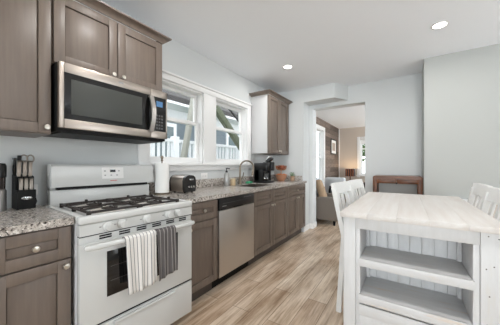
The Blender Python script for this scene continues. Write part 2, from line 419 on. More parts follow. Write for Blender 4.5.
# ------------------------------------------------------------------ recessed lights
def recessed(x, y, label):
    t = thing('recessed_light', label, 'ceiling light', (x, y, H), 0, 'recessed ceiling lights')
    MB().lathe(x, y, [(.053, H-.001), (.072, H-.001), (.071, H-.006), (.058, H-.008), (.053, H-.005)], 32, cap=False).build('trim_ring', M.trim, t)
    MB().lathe(x, y, [(.0, H-.004), (.055, H-.004), (.055, H-.001)], 32).build('lens', M.lens, t)
    d = bpy.data.lights.new('lamp', 'AREA'); d.shape = 'DISK'; d.size = .11; d.energy = LAMP_W; d.color = (1, .98, .955)
    o = bpy.data.objects.new('lamp', d); COL.objects.link(o); o.location = (x, y, H-.014)
recessed(2.38, 2.93, 'round recessed ceiling light above the white table, the larger one seen')
recessed(.74, 3.0, 'round recessed ceiling light near the cabinet over the sink')
for x, y in ((.95, .95), (2.38, .9), (2.6, 6.6)): 
    recessed(x, y, 'round recessed ceiling light outside the picture')

# ------------------------------------------------------------------ cabinets
def shaker(parent, name, X, y0, y1, z0, z1, rail=.057, th=.02, mat=None):
    """door front facing +X: back face at X-th, front at X"""
    m = MB(); g = .0015; y0 += g; y1 -= g; z0 += g; z1 -= g
    m.box(X-th, X, y0, y0+rail, z0, z1, .0016); m.box(X-th, X, y1-rail, y1, z0, z1, .0016)
    m.box(X-th, X, y0+rail, y1-rail, z0, z0+rail, .0016); m.box(X-th, X, y0+rail, y1-rail, z1-rail, z1, .0016)
    m.box(X-th+.001, X-th+.004, y0+rail, y1-rail, z0+rail, z1-rail); q = .0035; m.box(X-th+.003, X-.010, y0+rail+q, y1-rail-q, z0+rail+q, z1-rail-q, .0012)
    return m.build(name, mat or M.cab, parent)
def knob(door, X, y, z):
    return MB().lathe(y, z, [(.007, X), (.006, X+.012), (.013, X+.016), (.0155, X+.022), (.013, X+.027), (.0, X+.029)], 18, 'X').build('knob', M.nickel, door)
CF = .63
def base_cabinet(y0, y1, label, top=.874):
    t = thing('base_cabinet', label, 'cabinet', (.3, (y0+y1)/2, 0), 0, 'taupe base cabinets')
    m = MB().box(.003, CF-.022, y0+(.025 if abs(y0-1.283) < .01 else .001), y1-.001, .115, top)
    if top < .87: m.box(.56, CF-.022, y0+.001, y1-.001, top, .874); m.box(.003, .55, y0+.001, y0+.018, top, .874); m.box(.003, .55, y1-.018, y1-.001, top, .874)
    m.build('body', M.cab, t, smooth=False)
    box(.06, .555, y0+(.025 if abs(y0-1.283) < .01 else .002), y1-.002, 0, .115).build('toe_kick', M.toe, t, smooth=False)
    return t
Z0, ZD, ZT = .118, .700, .868
# left of the stove
t = base_cabinet(-.40, .512, 'taupe base cabinet left of the white stove, under the knife block')
d = shaker(t, 'drawer', CF, .208, .510, ZD+.003, ZT, .055); knob(d, CF, .362, .79)
d = shaker(t, 'door', CF, .208, .510, Z0, ZD-.003); knob(d, CF, .482, .666)
d = shaker(t, 'drawer', CF, -.398, .204, ZD+.003, ZT, .055); d = shaker(t, 'door', CF, -.398, .204, Z0, ZD-.003)
# right of the stove
t = base_cabinet(1.283, 1.671, 'narrow taupe base cabinet between the stove and the dishwasher')
d = shaker(t, 'drawer', CF, 1.285, 1.669, ZD+.003, ZT, .055); knob(d, CF, 1.482, .79)
d = shaker(t, 'door', CF, 1.285, 1.669, Z0, ZD-.003); knob(d, CF, 1.318, .655)
t = base_cabinet(2.296, 3.222, 'wide taupe sink cabinet beside the dishwasher', .69)
for a, b in ((2.30, 2.757), (2.761, 3.22)): shaker(t, 'drawer_front', CF, a, b, ZD+.003, ZT, .055)
d = shaker(t, 'door', CF, 2.30, 2.757, Z0, ZD-.003); knob(d, CF, 2.728, .666)
d = shaker(t, 'door', CF, 2.761, 3.22, Z0, ZD-.003); knob(d, CF, 2.79, .666)
t = base_cabinet(3.225, 3.985, 'taupe base cabinet at the doorway end of the counter')
d = shaker(t, 'drawer', CF, 3.228, 3.983, ZD+.003, ZT, .055); knob(d, CF, 3.605, .785)
d = shaker(t, 'door', CF, 3.228, 3.604, Z0, ZD-.003); knob(d, CF, 3.575, .666)
d = shaker(t, 'door', CF, 3.607, 3.983, Z0, ZD-.003); knob(d, CF, 3.636, .666)

# countertops
CT = .914
t = thing('countertop', 'speckled granite countertop left of the stove', 'countertop', (.32, .05, .876))
MB().prism([(.001, -.42), (.648, -.42), (.648, .514), (.001, .540)], .876, CT, 'Z').build('slab', M.gran, t)
SX0, SX1, SY0, SY1 = .17, .53, 2.47, 3.06
t = thing('countertop', 'long speckled granite countertop with the sink', 'countertop', (.32, 2.6, .876))
m = MB(); m.prism([(.001, 1.300), (.648, 1.268), (.648, SY0), (.001, SY0)], .876, CT, 'Z'); m.box(0.001, .648, SY1, 3.998, .876, CT, .005)
m.box(0.001, SX0, SY0-.006, SY1+.006, .876, CT); m.box(SX1, .648, SY0-.006, SY1+.006, .876, CT)
m.build('slab', M.gran, t)
box(0.001, .02, 1.302, 3.998, CT, 1.015, bev=.002).build('backsplash', M.gran, t)
box(.02, .57, 3.979, 3.998, CT, 1.0, bev=.002).build('end_splash', M.gran, t)

# sink and faucet
t = thing('sink', 'steel undermount sink set into the granite counter', 'sink', ((SX0+SX1)/2, (SY0+SY1)/2, .70))
m = MB(); zb = .72
m.box(SX0-.004, SX0+.004, SY0-.004, SY1+.004, zb, .905); m.box(SX1-.004, SX1+.004, SY0-.004, SY1+.004, zb, .905)
m.box(SX0, SX1, SY0-.004, SY0+.004, zb, .905); m.box(SX0, SX1, SY1-.004, SY1+.004, zb, .905); m.box(SX0, SX1, SY0, SY1, zb-.006, zb)
m.build('basin', base_mat('sink_steel', rgb(112, 104, 97), .35, .8), t); MB().lathe(.33, 2.77, [(.045, zb), (.045, zb+.003), (.03, zb+.004), (0, zb+.001)], 20).build('drain', M.chrome, t)
M.bronze = base_mat('brushed_bronze_nickel', rgb(128, 117, 104), .3, 1.0)
t = thing('faucet', 'tall gooseneck faucet of brushed metal behind the sink', 'faucet', (.105, 2.745, CT))
MB().lathe(.105, 2.745, [(.028, CT), (.028, CT+.008), (.021, CT+.02), (.019, CT+.09), (.013, CT+.11)], 20).build('base', M.bronze, t)
pts = [(.105, 2.745, CT+.1), (.105, 2.745, CT+.24)]
ca, cb = math.cos(.80), math.sin(.80)
for i in range(1, 13):
    a = PI*i/12*1.08; u = .1*(1-math.cos(a)); pts.append((.105+u*ca, 2.745+u*cb, CT+.24+.1*math.sin(a)))
MB().tube(pts, .0115, 12).build('neck', M.bronze, t)
e = Vector(pts[-1]); dd = (Vector(pts[-1])-Vector(pts[-2])).normalized()
MB().tube([e-dd*.002, e+dd*.04, e+dd*.09], .014, 14, .018).build('spray_head', M.bronze, t)
MB().tube([(.105, 2.765, CT+.075), (.108, 2.80, CT+.085), (.112, 2.82, CT+.14), (.113, 2.825, CT+.17)], .0075, 10).build('lever', M.bronze, t)

# upper cabinets
def crown(t, path, z):
    MB().sweep([(0, 0), (.008, 0), (.012, .010), (.022, .018), (.040, .034), (.056, .040), (.056, .050), (0, .050)], [(x, y, z) for x, y in path]).build('crown_molding', M.cab, t)
UF = .33
t = thing('wall_cabinet', 'tall taupe wall cabinet left of the microwave', 'cabinet', (.16, .06, 1.378), 0, 'taupe wall cabinets')
UT = 2.25
box(.002, UF-.021, -.40, .514, 1.372, UT).build('body', M.cab, t, smooth=False)
d = shaker(t, 'door', UF, .055, .512, 1.376, UT-.003); knob(d, UF, .487, 1.412)
d = shaker(t, 'door', UF, -.398, .052, 1.376, UT-.003); knob(d, UF, -.37, 1.412)
crown(t, [(UF, -.40), (UF, .514)], UT)
t = thing('wall_cabinet', 'two door taupe wall cabinet above the microwave', 'cabinet', (.16, .9, 1.81), 0, 'taupe wall cabinets')
box(.002, UF-.021, .518, 1.284, 1.812, UT).build('body', M.cab, t, smooth=False)
d = shaker(t, 'door', UF, .523, .901, 1.815, UT-.003); knob(d, UF, .868, 1.845)
d = shaker(t, 'door', UF, .904, 1.283, 1.815, UT-.003); knob(d, UF, .937, 1.845)
crown(t, [(UF, .514), (UF, 1.284), (.003, 1.284)], UT)
t = thing('wall_cabinet', 'two door taupe wall cabinet between the window and doorway', 'cabinet', (.16, 3.57, 1.378), 0, 'taupe wall cabinets')
UT2 = 2.296
box(.002, UF-.021, 3.193, 3.945, 1.378, UT2).build('body', M.cab, t, smooth=False)
d = shaker(t, 'door', UF, 3.195, 3.568, 1.381, UT2-.003); knob(d, UF, 3.54, 1.425)
d = shaker(t, 'door', UF, 3.571, 3.943, 1.381, UT2-.003); knob(d, UF, 3.60, 1.425)
box(.003, UF-.023, 3.186, 3.1925, 1.378, UT2, bev=.001).build('side_panel', base_mat('window_lit_panel_tone', rgb(212, 211, 211), .25), t)['label'] = 'side panel painted pale for the window light on it'  # window light on the cabinet side is put into this pale colour
crown(t, [(.003, 3.186), (UF, 3.186), (UF, 3.945), (.003, 3.945)], UT2)

# ------------------------------------------------------------------ microwave
t = thing('microwave', 'stainless microwave oven mounted over the white stove', 'microwave', (.2, .9, 1.41))
my0, my1, mz0, mz1, MX = .527, 1.281, 1.411, 1.806, .40
box(.003, MX-.03, my0, my1, mz0-.018, mz1, bev=.002).build('body', M.mblack, t)
m = MB(); FY = 1.128
m.box(MX-.029, MX, my0, my0+.026, mz0, mz1, .003); m.box(MX-.029, MX, my0+.026, FY, mz1-.058, mz1, .003); m.box(MX-.029, MX, my0+.026, FY, mz0, mz0+.056, .003)
dr = m.build('door', M.steel, t)
box(MX-.028, MX-.002, my0+.026, FY, mz0+.056, mz1-.058).build('window_surround', M.bglass, dr)
box(MX-.004, MX-.001, my0+.062, FY-.075, mz0+.088, mz1-.092, bev=.001).build('window', M.mwglass, dr)
m = MB(); pts = []
for i in range(11):
    u = i/10; pts.append((MX+.012+.034*math.sin(PI*u), FY-.005, mz0+.045+u*.285))
for i in range(10):
    p, q = pts[i], pts[i+1]
    m.prism([(p[0]-.006, p[2]), (p[0]+.006, p[2]), (q[0]+.006, q[2]), (q[0]-.006, q[2])], FY-.024, FY+.012, 'Y')
m.box(MX-.002, MX+.016, FY-.022, FY+.010, mz0+.045, mz0+.06); m.box(MX-.002, MX+.016, FY-.022, FY+.010, mz0+.318, mz0+.33)
m.build('handle', M.steelv, dr)
m = MB(); m.box(MX-.029, MX, FY+.001, my1, mz1-.058, mz1, .003); m.box(MX-.029, MX, FY+.001, my1, mz0, mz0+.056, .003); m.box(MX-.029, MX, my1-.012, my1, mz0, mz1, .002)
m.build('control_frame', M.steel, t)
cp = box(MX-.028, MX-.002, FY+.001, my1-.012, mz0+.056, mz1-.058).build('control_panel', M.bglass, t)
box(MX-.003, MX-.0005, FY+.05, my1-.045, mz1-.135, mz1-.09).build('display', M.lcd, cp)
M.btn = base_mat('button_print', rgb(84, 84, 86), .4)
for r in range(5):
    for c in range(3): box(MX-.003, MX-.001, FY+.047+c*.024, FY+.062+c*.024, mz0+.075+r*.026, mz0+.089+r*.026).build('button', M.btn, cp)
box(.02, MX-.035, my0+.02, my1-.02, mz0-.026, mz0-.0185).build('vent_grille', M.mblack, t)
m = MB(); m.box(MX-.0005, MX+.0008, .872, .898, mz1-.032, mz1-.022); m.sphere((MX, .903, mz1-.026), .006, .3, 1, 1)
m.build('logo', M.grey, t)

# ------------------------------------------------------------------ stove
SY, EY, SF = .519, 1.276, .70
t = thing('gas_stove', 'white four burner gas stove with towels on its handle', 'stove', (.36, .9, 0))
m = MB(); m.box(.03, SF-.045, SY+.004, EY-.004, .05, .885, .003); m.build('body', M.enamel_side, t)
for x in (.1, SF-.1):
    for y in (SY+.05, EY-.05): MB().lathe(x, y, [(.018, 0), (.018, .01), (.012, .012), (.012, .05)], 12).build('foot', M.mblack, t)
# cooktop with a shallow well
m = MB(); m.box(.03, .115, SY, EY, .885, .915, .008); m.box(.655, SF+.008, SY, EY, .872, .915, .012, seg=3); m.box(.115, .655, SY, SY+.04, .885, .915, .008); m.box(.115, .655, EY-.04, EY, .885, .915, .008); m.box(.10, .665, SY+.03, EY-.03, .885, .900)
m.build('cooktop', M.enamel, t)
# backguard
m = MB(); m.box(.03, .105, SY+.024, EY-.002, .905, 1.014, .004); bgl = m
bgl.prism([(.03, 1.036), (.142, 1.036), (.148, 1.05), (.134, 1.178), (.118, 1.192), (.03, 1.192)], SY+.022, EY+.014, 'Y'); bgl.box(.03, .08, SY+.03, EY-.03, 1.01, 1.04)
bgo = bgl.build('backguard', M.enamel, t)
box(.07, .118, SY+.06, EY-.03, 1.0145, 1.0355).build('vent_slot', M.mblack, bgo)
def face_x(z): return .148-(.014)*(z-1.05)/.128
tilt = Matrix.Rotation(-math.atan2(.014, .128), 3, 'Y')
def on_bg(name, y0, y1, z0, z1, mat, th=.002):
    z = (z0+z1)/2; x = face_x(z); return box(x-th, x+th*.6, y0, y1, z0, z1, rot=tilt).build(name, mat, bgo)
on_bg('control_overlay', .855, 1.02, 1.083, 1.170, base_mat('overlay', rgb(228, 227, 225), .3), .0012)
on_bg('display', .915, .957, 1.132, 1.152, M.bglass, .003)
for i in range(3): on_bg('button', .872+i*.045+(.0 if i < 1 else .0), .884+i*.045, 1.104, 1.113, M.grey, .002)
on_bg('button', .87, .884, 1.137, 1.147, M.grey, .002); on_bg('button', .978, .990, 1.137, 1.147, M.grey, .002)
m = MB()
for i, wdt in enumerate((.006, .004, .006, .004, .006, .004, .005)):
    y = .915+i*.0075; z = 1.066; x = face_x(z); m.box(x-.002, x+.0012, y, y+wdt, z-.004, z+.004, rot=tilt)
m.build('logo', M.red, bgo)
# burners and grates
BP = [(.265, .7425), (.505, .7425), (.265, 1.0525), (.505, 1.0525)]
for bx, by in BP:
    b = MB().lathe(bx, by, [(.10, .9), (.098, .904), (.05, .905), (.045, .912), (.0, .912)], 24).build('burner', M.alu, t)
    MB().lathe(bx, by, [(.036, .912), (.037, .917), (.030, .921), (0, .922)], 24).build('burner_cap', M.iron, b)
for g0, g1 in ((SY+.075, .891), (.904, EY-.075)):
    m = MB(); r = .0055; zt = .926
    x0, x1 = .155, .615
    for a, b in (((x0, g0), (x1, g0)), ((x0, g1), (x1, g1)), ((x0, g0), (x0, g1)), ((x1, g0), (x1, g1)), (((x0+x1)/2, g0), ((x0+x1)/2, g1))):
        m.box(min(a[0], b[0])-r, max(a[0], b[0])+r, min(a[1], b[1])-r, max(a[1], b[1])+r, zt-.014, zt, .003)
    gc = (g0+g1)/2
    for bx in (.265, .505):
        for k in range(4):
            a = PI/2*k
            u, v = math.cos(a), math.sin(a)
            L = (.11 if k % 2 == 0 else (g1-g0)/2)
            p0 = (bx+u*.032, gc+v*.032, zt+.002); p1 = (bx+u*min(L, .12 if k % 2 == 0 else L), gc+v*L, zt-.004)
            m.tube([p0, p1], .006, 6)
            m.box(p1[0]-.010, p1[0]+.010, p1[1]-.008, p1[1]+.008, zt-.004, zt+.012, .003)
    for x in (x0, x1, (x0+x1)/2):
        for y in (g0, g1): m.box(x-.01, x+.01, y-.01, y+.01, .9, zt+.002, .002)
    m.build('grate', M.iron, t)
# control panel with knobs
m = MB().prism([(SF-.05, .812), (SF, .812), (SF-.004, .870), (SF-.05, .870)], SY+.002, EY-.002, 'Y'); pan = m.build('control_panel', M.enamel, t)
for y in (.663, .741, .900, 1.062, 1.140):
    k = MB().lathe(y, .842, [(.029, SF-.004), (.029, SF+.005), (.024, SF+.010), (.021, SF+.028), (.0, SF+.030)], 22, 'X').build('knob', M.enamel, pan)
    box(SF+.022, SF+.031, y-.005, y+.005, .822, .862, bev=.002).build('grip', M.enamel, k)
    box(SF-.004, SF+.0008, y-.047, y-.037, .842, .848).build('marking', M.grey, pan)
# oven door with louvres
m = MB(); m.box(SF-.044, SF, SY+.003, EY-.003, .317, .768, .004); m.box(SF-.044, SF-.012, SY+.003, EY-.003, .765, .804, .002)
door = m.build('oven_door', M.enamel, t)
box(SF-.043, SF-.010, SY+.005, EY-.005, .8045, .8115).build('gap_shadow_strip', M.mblack, t)
for i in range(6):
    for j in range(2):
        y = .62+i*.108; box(SF-.016, SF-.0112, y, y+.066, .776+j*.013, .785+j*.013).build('louvre', M.mblack, door)
wy0, wy1, wz0, wz1 = .655, 1.141, .446, .702
box(SF-.004, SF+.0012, wy0, wy1, wz0, wz1, bev=.001).build('window', M.bglass, door)
for z in (.53, .61): box(SF+.0005, SF+.002, wy0+.02, wy1-.02, z, z+.003).build('rack_line', base_mat('rack', rgb(74, 70, 68), .4), door)
hy0, hy1, hz, HX = SY+.012, EY-.012, .756, .752
MB().tube([(SF-.02, hy0+.03, hz-.012), (HX-.012, hy0+.012, hz), (HX, hy0+.04, hz), (HX+.006, (hy0+hy1)/2, hz), (HX, hy1-.04, hz), (HX-.012, hy1-.012, hz), (SF-.02, hy1-.03, hz-.012)], .0145, 12).build('handle', M.enamel, door)
# drawer
dw = box(SF-.044, SF, SY+.003, EY-.003, .065, .302, bev=.004).build('warming_drawer', M.enamel, t)
m = MB(); m.prism([(SF-.002, .272), (SF+.018, .278), (SF+.022, .290), (SF+.016, .296), (SF-.002, .294)], .69, 1.108, 'Y'); m.build('pull', M.enamel, dw)
box(SF-.043, SF-.012, SY+.01, EY-.01, .3025, .3165).build('seam', M.mblack, t)

# towels over the oven handle
def towel(y0, y1, zf, zb, mat, label, ph, skew):
    bm = bmesh.new(); uv = bm.loops.layers.uv.new('UVMap'); nx, ny = 40, 34
    xc, r = HX+.004, .021
    Lf = hz-zf; La = PI*r; Lb = hz-zb; grid = []
    for j in range(ny+1):
        row = []; s = (Lf+La+Lb)*j/ny
        for i in range(nx+1):
            u = i/nx; fold = .007*math.sin(u*17+ph)+.0015*math.sin(u*31+ph*2)
            if s < Lf:
                z = zf+s; k = (hz-z)/Lf; x = xc+r+fold*(.25+.75*k)+.002
                y = y0+(y1-y0)*(u+.04*math.sin(u*6+ph)*k)+skew*k
                z += (-.012*math.sin(u*3+ph))*k
                x -= .012*k
            elif s < Lf+La:
                a = (s-Lf)/r; x = xc+r*math.cos(a)+fold*.25*math.cos(a); z = hz+r*math.sin(a); y = y0+(y1-y0)*u
            else:
                z = hz-(s-Lf-La); k = (hz-z)/Lb; x = xc-r+fold*.2-.002; y = y0+(y1-y0)*(u+(.5-u)*.25*min(1, k*4))+skew*k*2
            row.append(bm.verts.new((x, y, z)))
        grid.append(row)
    for j in range(ny):
        for i in range(nx):
            f = bm.faces.new((grid[j][i], grid[j][i+1], grid[j+1][i+1], grid[j+1][i]))
            for lp, (a, b) in zip(f.loops, ((i, j), (i+1, j), (i+1, j+1), (i, j+1))): lp[uv].uv = (a/nx, b/ny)
    m = MB(); m.bm.free(); m.bm = bm
    o = m.build('dish_towel', mat); md = o.modifiers.new('thick', 'SOLIDIFY'); md.thickness = .004; md.offset = 0
    return tag(o, label, 'towel', 'dish towels on the oven handle')
towel(.722, .915, .447, .56, M.tow_w, 'white dish towel with dark stripes hanging on the oven handle', .4, .018)
towel(.922, 1.066, .452, .56, M.tow_g, 'grey dish towel with pale stripes hanging on the oven handle', 2.1, .018)

# the stove stands slightly turned, its right front corner pulled out; towels hang on it
_st = bpy.data.objects['gas_stove']; bpy.context.view_layer.update()
_m0 = _st.matrix_world.inverted(); _a = math.radians(-2.6)
_fl = Vector((SF-.36, SY-.9, 0)); _R = Matrix.Rotation(_a, 4, 'Z') @ Matrix.Diagonal((1, .975, 1, 1))
_p = _R @ _fl; _T = Matrix.Translation(Vector((SF-_p.x, SY-_p.y, 0))) @ _R
for _o in [_st]+[o for o in bpy.data.objects if o.name.startswith('dish_towel')]:
    _o.matrix_world = _T @ _m0 @ _o.matrix_world

# ------------------------------------------------------------------ dishwasher
t = thing('dishwasher', 'stainless dishwasher with a black control strip under the counter', 'dishwasher', (.3, 1.98, 0))
dy0, dy1, DX = 1.677, 2.290, .64
box(.05, DX-.03, dy0+.002, dy1-.002, .1, .87).build('tub', M.mblack, t, smooth=False)
box(DX-.029, DX, dy0+.004, dy1-.004, .118, .752, bev=.004).build('door', M.steelv, t)
c = box(DX-.029, DX+.004, dy0+.003, dy1-.003, .757, .866, bev=.005).build('control_strip', M.black, t)
box(DX+.0025, DX+.005, dy0+.05, dy1-.05, .815, .822).build('vent', base_mat('strip_grey', rgb(58, 58, 60), .4), c)
box(DX-.006, DX+.0045, 1.90, 2.06, .757, .772, bev=.003).build('pull_pocket', M.mblack, c)
for i in range(5): box(DX+.003, DX+.0048, 2.08+i*.03, 2.095+i*.03, .842, .848).build('button', M.grey, c)
box(DX+.003, DX+.0048, 1.72, 1.78, .79, .796).build('logo', M.grey, c)
box(.06, DX-.09, dy0+.002, dy1-.002, 0, .115).build('kick_plate', M.mblack, t, smooth=False)

# ------------------------------------------------------------------ things on the counter
def knife_block():
    t = thing('knife_block', 'black knife block with an oval metal plate beside the stove', 'knife block', (.08, .445, CT))
    m = MB(); m.prism([(.012, CT), (.132, CT), (.138, CT+.118), (.098, CT+.118), (.098, CT+.20), (.022, CT+.215)], .402, .490, 'Y'); m.build('body', M.mblack, t, smooth=False)
    pl = MB().lathe(.446, CT+.068, [(.02, .1325), (.022, .137), (.016, .139), (0, .139)], 24, 'X', 1.15, .45); pl.build('plate', M.chrome, t)
    m = MB()
    for i in range(6): m.box(.138, .1396, .431+i*.005, .434+i*.005, CT+.064, CT+.072)
    m.build('lettering', M.mblack, t)
knife_block()
def knife(x, y, z, L, lean, mat, label, wdt=.011):
    t = thing('knife', label, 'knife', (x, y, z), 0, 'knives in the knife block')
    m = MB(); m.prism([(-wdt*.8, 0), (wdt*.8, 0), (wdt*1.0, L*.35), (wdt*.75, L*.7), (wdt*1.2, L*.93), (wdt*.5, L), (-wdt*.8, L*.97)], -.0085, .0085, 'Y')
    h = m.build('handle', mat, t, local=True)
    MB().box(-wdt*.7, wdt*.7, -.009, .009, 0, .012, .001).build('bolster', M.chrome, t, local=True)
    MB().box(-wdt*.7, wdt*.7, -.0012, .0012, -.06, .0).build('blade', M.chrome, t, local=True)
    t.rotation_euler = (0, lean, 0)
M.satin = base_mat('satin_steel', rgb(168, 160, 152), .3, .9)
for i, y in enumerate((.422, .446, .470)):
    knife(.118, y, CT+.119, .075, .06, M.satin, ('short steel handled knife in the front row, leftmost', 'short steel handled knife in the front row, middle', 'short steel handled knife in the front row, nearest the stove')[i], .009)
for i, y in enumerate((.420, .447, .474)):
    knife(.078, y, CT+.203, .10, .10, M.satin, ('long steel handled knife in the back row, leftmost', 'long steel handled knife in the back row, middle', 'long steel handled knife in the back row, nearest the stove')[i], .013)
knife(.044, .430, CT+.211, .125, .04, M.black, 'thick black handled knife at the back of the block', .014)
t = thing('sharpening_steel', 'black sharpening steel with a thin handle in the knife block', 'sharpening steel', (.03, .398, CT+.19))
MB().lathe(.032, .412, [(.009, CT+.213), (.011, CT+.24), (.009, CT+.30), (.011, CT+.318), (0, CT+.32)], 12).build('handle', M.black, t)
t = thing('scissors', 'kitchen scissors with looped handles standing in the knife block', 'scissors', (.045, .468, CT+.21))
for s in (-1, 1):
    pts = [(.05, .468+s*.016+.017*math.cos(a), CT+.315+.024*math.sin(a)) for a in [2*PI*i/14 for i in range(15)]]
    MB().tube(pts, .0045, 8).build('loop', M.satin, t)
MB().box(.047, .053, .462, .474, CT+.15, CT+.297).build('blade', M.chrome, t)
t = thing('canister', 'black topped clear canister at the left edge of the counter', 'canister', (.085, .325, CT))
MB().lathe(.085, .325, [(.042, CT), (.042, CT+.12), (.036, CT+.13)], 24).build('body', base_mat('canister_grey', rgb(150, 148, 146), .25, .6), t)
MB().lathe(.085, .325, [(.0365, CT+.13), (.038, CT+.20), (.038, CT+.20)], 24).build('window', base_mat('dark_canister_window', rgb(52, 44, 42), .15), t)
MB().lathe(.085, .325, [(.041, CT+.20), (.042, CT+.21), (.042, CT+.268), (.036, CT+.284), (0, CT+.287)], 24).build('lid', M.black, t)
# cord at the wall behind the knife block
tag(MB().tube([(.012, .50, CT+.07), (.02, .515, CT+.055), (.03, .52, CT+.03), (.03, .51, CT+.006), (.05, .495, CT+.006), (.03, .46, CT+.006)], .004, 8).build('power_cord', M.cordm), 'black power cord on the counter between knife block and stove', 'cord')
def outlet(y, z, label):
    t = thing('outlet', label, 'outlet', (.001, y, z), 0, 'wall outlets')
    pl = box(.0008, .006, y-.058, y+.058, z-.036, z+.036, bev=.003).build('plate', M.outlet, t)
    for s in (-1, 1): 
        f = box(.004, .0075, y+s*.022-.015, y+s*.022+.015, z-.014, z+.014, bev=.002).build('socket', M.trim, t)
        for q in (-.005, .005): box(.007, .0079, y+s*.022-.004, y+s*.022+.004, z+q-.001, z+q+.001).build('slot', M.mblack, f)
outlet(2.125, 1.055, 'white wall outlet above the counter between toaster and soap')
outlet(.475, 1.02, 'white wall outlet behind the knife block')

# paper towel on its stand
px_, py_ = .17, 1.395
t = thing('paper_towel_holder', 'metal paper towel stand with a knob top right of the stove', 'paper towel holder', (px_, py_, CT))
MB().lathe(px_, py_, [(.078, CT), (.078, CT+.008), (.07, CT+.014), (0, CT+.015)], 28).build('base', M.bronze, t)
MB().lathe(px_, py_, [(.006, CT+.014), (.006, CT+.325)], 10).build('rod', M.bronze, t)
MB().lathe(px_, py_, [(.006, CT+.31), (.013, CT+.318), (.008, CT+.33), (.014, CT+.345), (.012, CT+.36), (0, CT+.368)], 16).build('finial', M.bronze, t)
t = tag(MB().lathe(px_, py_, [(.02, CT+.016), (.062, CT+.016), (.063, CT+.02), (.063, CT+.288), (.062, CT+.292), (.02, CT+.292)], 32).build('paper_towel_roll', M.paper), 'white paper towel roll on the stand beside the stove', 'paper towels')
# toaster
ty0, ty1, tx0, tx1 = 1.525, 1.675, .125, .335
t = thing('toaster', 'black and steel two slot toaster in front of the left window', 'toaster', (.23, 1.60, CT))
for x in (tx0+.03, tx1-.03):
    for y in (ty0+.03, ty1-.03): MB().lathe(x, y, [(.01, CT), (.01, CT+.012)], 10).build('foot', M.mblack, t)
zt = CT+.175
shell = [(ty0+.012, CT+.012), (ty0+.004, CT+.04), (ty0+.002, CT+.12), (ty0+.012, zt-.022), (ty0+.036, zt-.004), (ty0+.06, zt), (ty1-.06, zt), (ty1-.036, zt-.004), (ty1-.012, zt-.022), (ty1-.002, CT+.12), (ty1-.004, CT+.04), (ty1-.012, CT+.012)]
MB().prism(shell, tx0, tx1-.03, 'X').build('shell', M.steel, t)
big = [(ty0+(ty1-ty0)/2+(a-(ty0+ty1)/2)*1.03, b) for a, b in shell]
en = MB().prism(big, tx1-.03, tx1, 'X'); en.build('front_panel', M.black, t)
MB().prism(big, tx0-.012, tx0, 'X').build('rear_panel', M.black, t)
for y in (ty0+.04, ty0+.088): box(tx0+.03, tx1-.05, y, y+.026, zt-.003, zt+.0015).build('slot', M.mblack, t)
box(tx1, tx1+.022, ty0+.05, ty1-.05, CT+.125, CT+.142, bev=.004).build('lever', M.chrome, t)
for y in (ty0+.052, ty0+.082, ty0+.112): MB().lathe(y, CT+.062, [(.011, tx1), (.010, tx1+.010), (0, tx1+.011)], 14, 'X').build('dial', M.chrome, t)
# soap bottle, candle, sponge
sx_, sy_ = .135, 2.405
t = thing('soap_dispenser', 'silver soap bottle with a black pump left of the faucet', 'soap bottle', (sx_, sy_, CT))
MB().lathe(sx_, sy_, [(.033, CT), (.036, CT+.01), (.036, CT+.145), (.028, CT+.168), (.014, CT+.18)], 24).build('bottle', M.soap, t)
m = MB().lathe(sx_, sy_, [(.015, CT+.18), (.015, CT+.2), (.006, CT+.203), (.006, CT+.225), (.013, CT+.226), (.013, CT+.24), (0, CT+.241)], 16); m.tube([(sx_, sy_, CT+.233), (sx_+.045, sy_+.01, CT+.228)], .006, 8); m.build('pump', M.black, t)
t = thing('candle_jar', 'small tan candle jar beside the silver soap bottle', 'candle', (.16, 2.515, CT))
MB().lathe(.155, 2.515, [(.033, CT), (.035, CT+.006), (.035, CT+.085)], 24).build('jar', M.candle, t)
MB().lathe(.155, 2.515, [(.037, CT+.085), (.037, CT+.098), (0, CT+.099)], 24).build('lid', base_mat('candle_lid', rgb(206, 190, 166), .4), t)
tag(box(.09, .15, 2.90, 3.01, CT, CT+.032, bev=.006).build('sponge', M.sponge), 'green sponge on the counter behind the sink', 'sponge')
# coffee maker
t = thing('coffee_maker', 'black coffee maker with a glass carafe right of the sink', 'coffee maker', (.27, 3.24, CT))
kx0, kx1, ky0, ky1 = .12, .36, 3.09, 3.31
m = MB(); m.box(kx0, kx1, ky0, ky1, CT, CT+.035, .006); m.box(kx0, kx0+.10, ky0, ky1, CT+.03, CT+.31, .01); m.box(kx0, kx1-.01, ky0, ky0+.135, CT+.19, CT+.31, .012); m.box(kx0+.02, kx1-.07, ky0, ky0+.008, CT+.03, CT+.2); m.box(kx0+.02, kx1-.01, ky0+.128, ky0+.136, CT+.03, CT+.2)
m.build('body', M.black, t)
cf = MB().lathe(kx1-.075, ky0+.075, [(.045, CT+.036), (.062, CT+.05), (.064, CT+.11), (.045, CT+.155), (.04, CT+.17)], 24).build('carafe', M.clear, t)
MB().lathe(kx1-.075, ky0+.075, [(.042, CT+.17), (.043, CT+.185), (0, CT+.187)], 24).build('carafe_lid', M.black, cf)
MB().tube([(kx1-.02, ky0+.04, CT+.16), (kx1+.02, ky0+.015, CT+.15), (kx1+.022, ky0+.012, CT+.08), (kx1-.015, ky0+.04, CT+.06)], .008, 8).build('carafe_handle', M.black, cf)
MB().lathe(kx1-.075, ky0+.075, [(.042, CT+.038), (.06, CT+.051), (.061, CT+.085), (0, CT+.086)], 24).build('coffee', base_mat('dark_coffee', rgb(28, 18, 14), .1), cf)
m = MB(); m.box(kx0+.08, kx1+.015, ky1-.085, ky1, CT+.19, CT+.325, .014); m.build('single_cup_head', M.black, t); box(kx0+.09, kx1, ky1-.08, ky1-.005, CT+.035, CT+.05, bev=.004).build('drip_tray', M.steel, t)
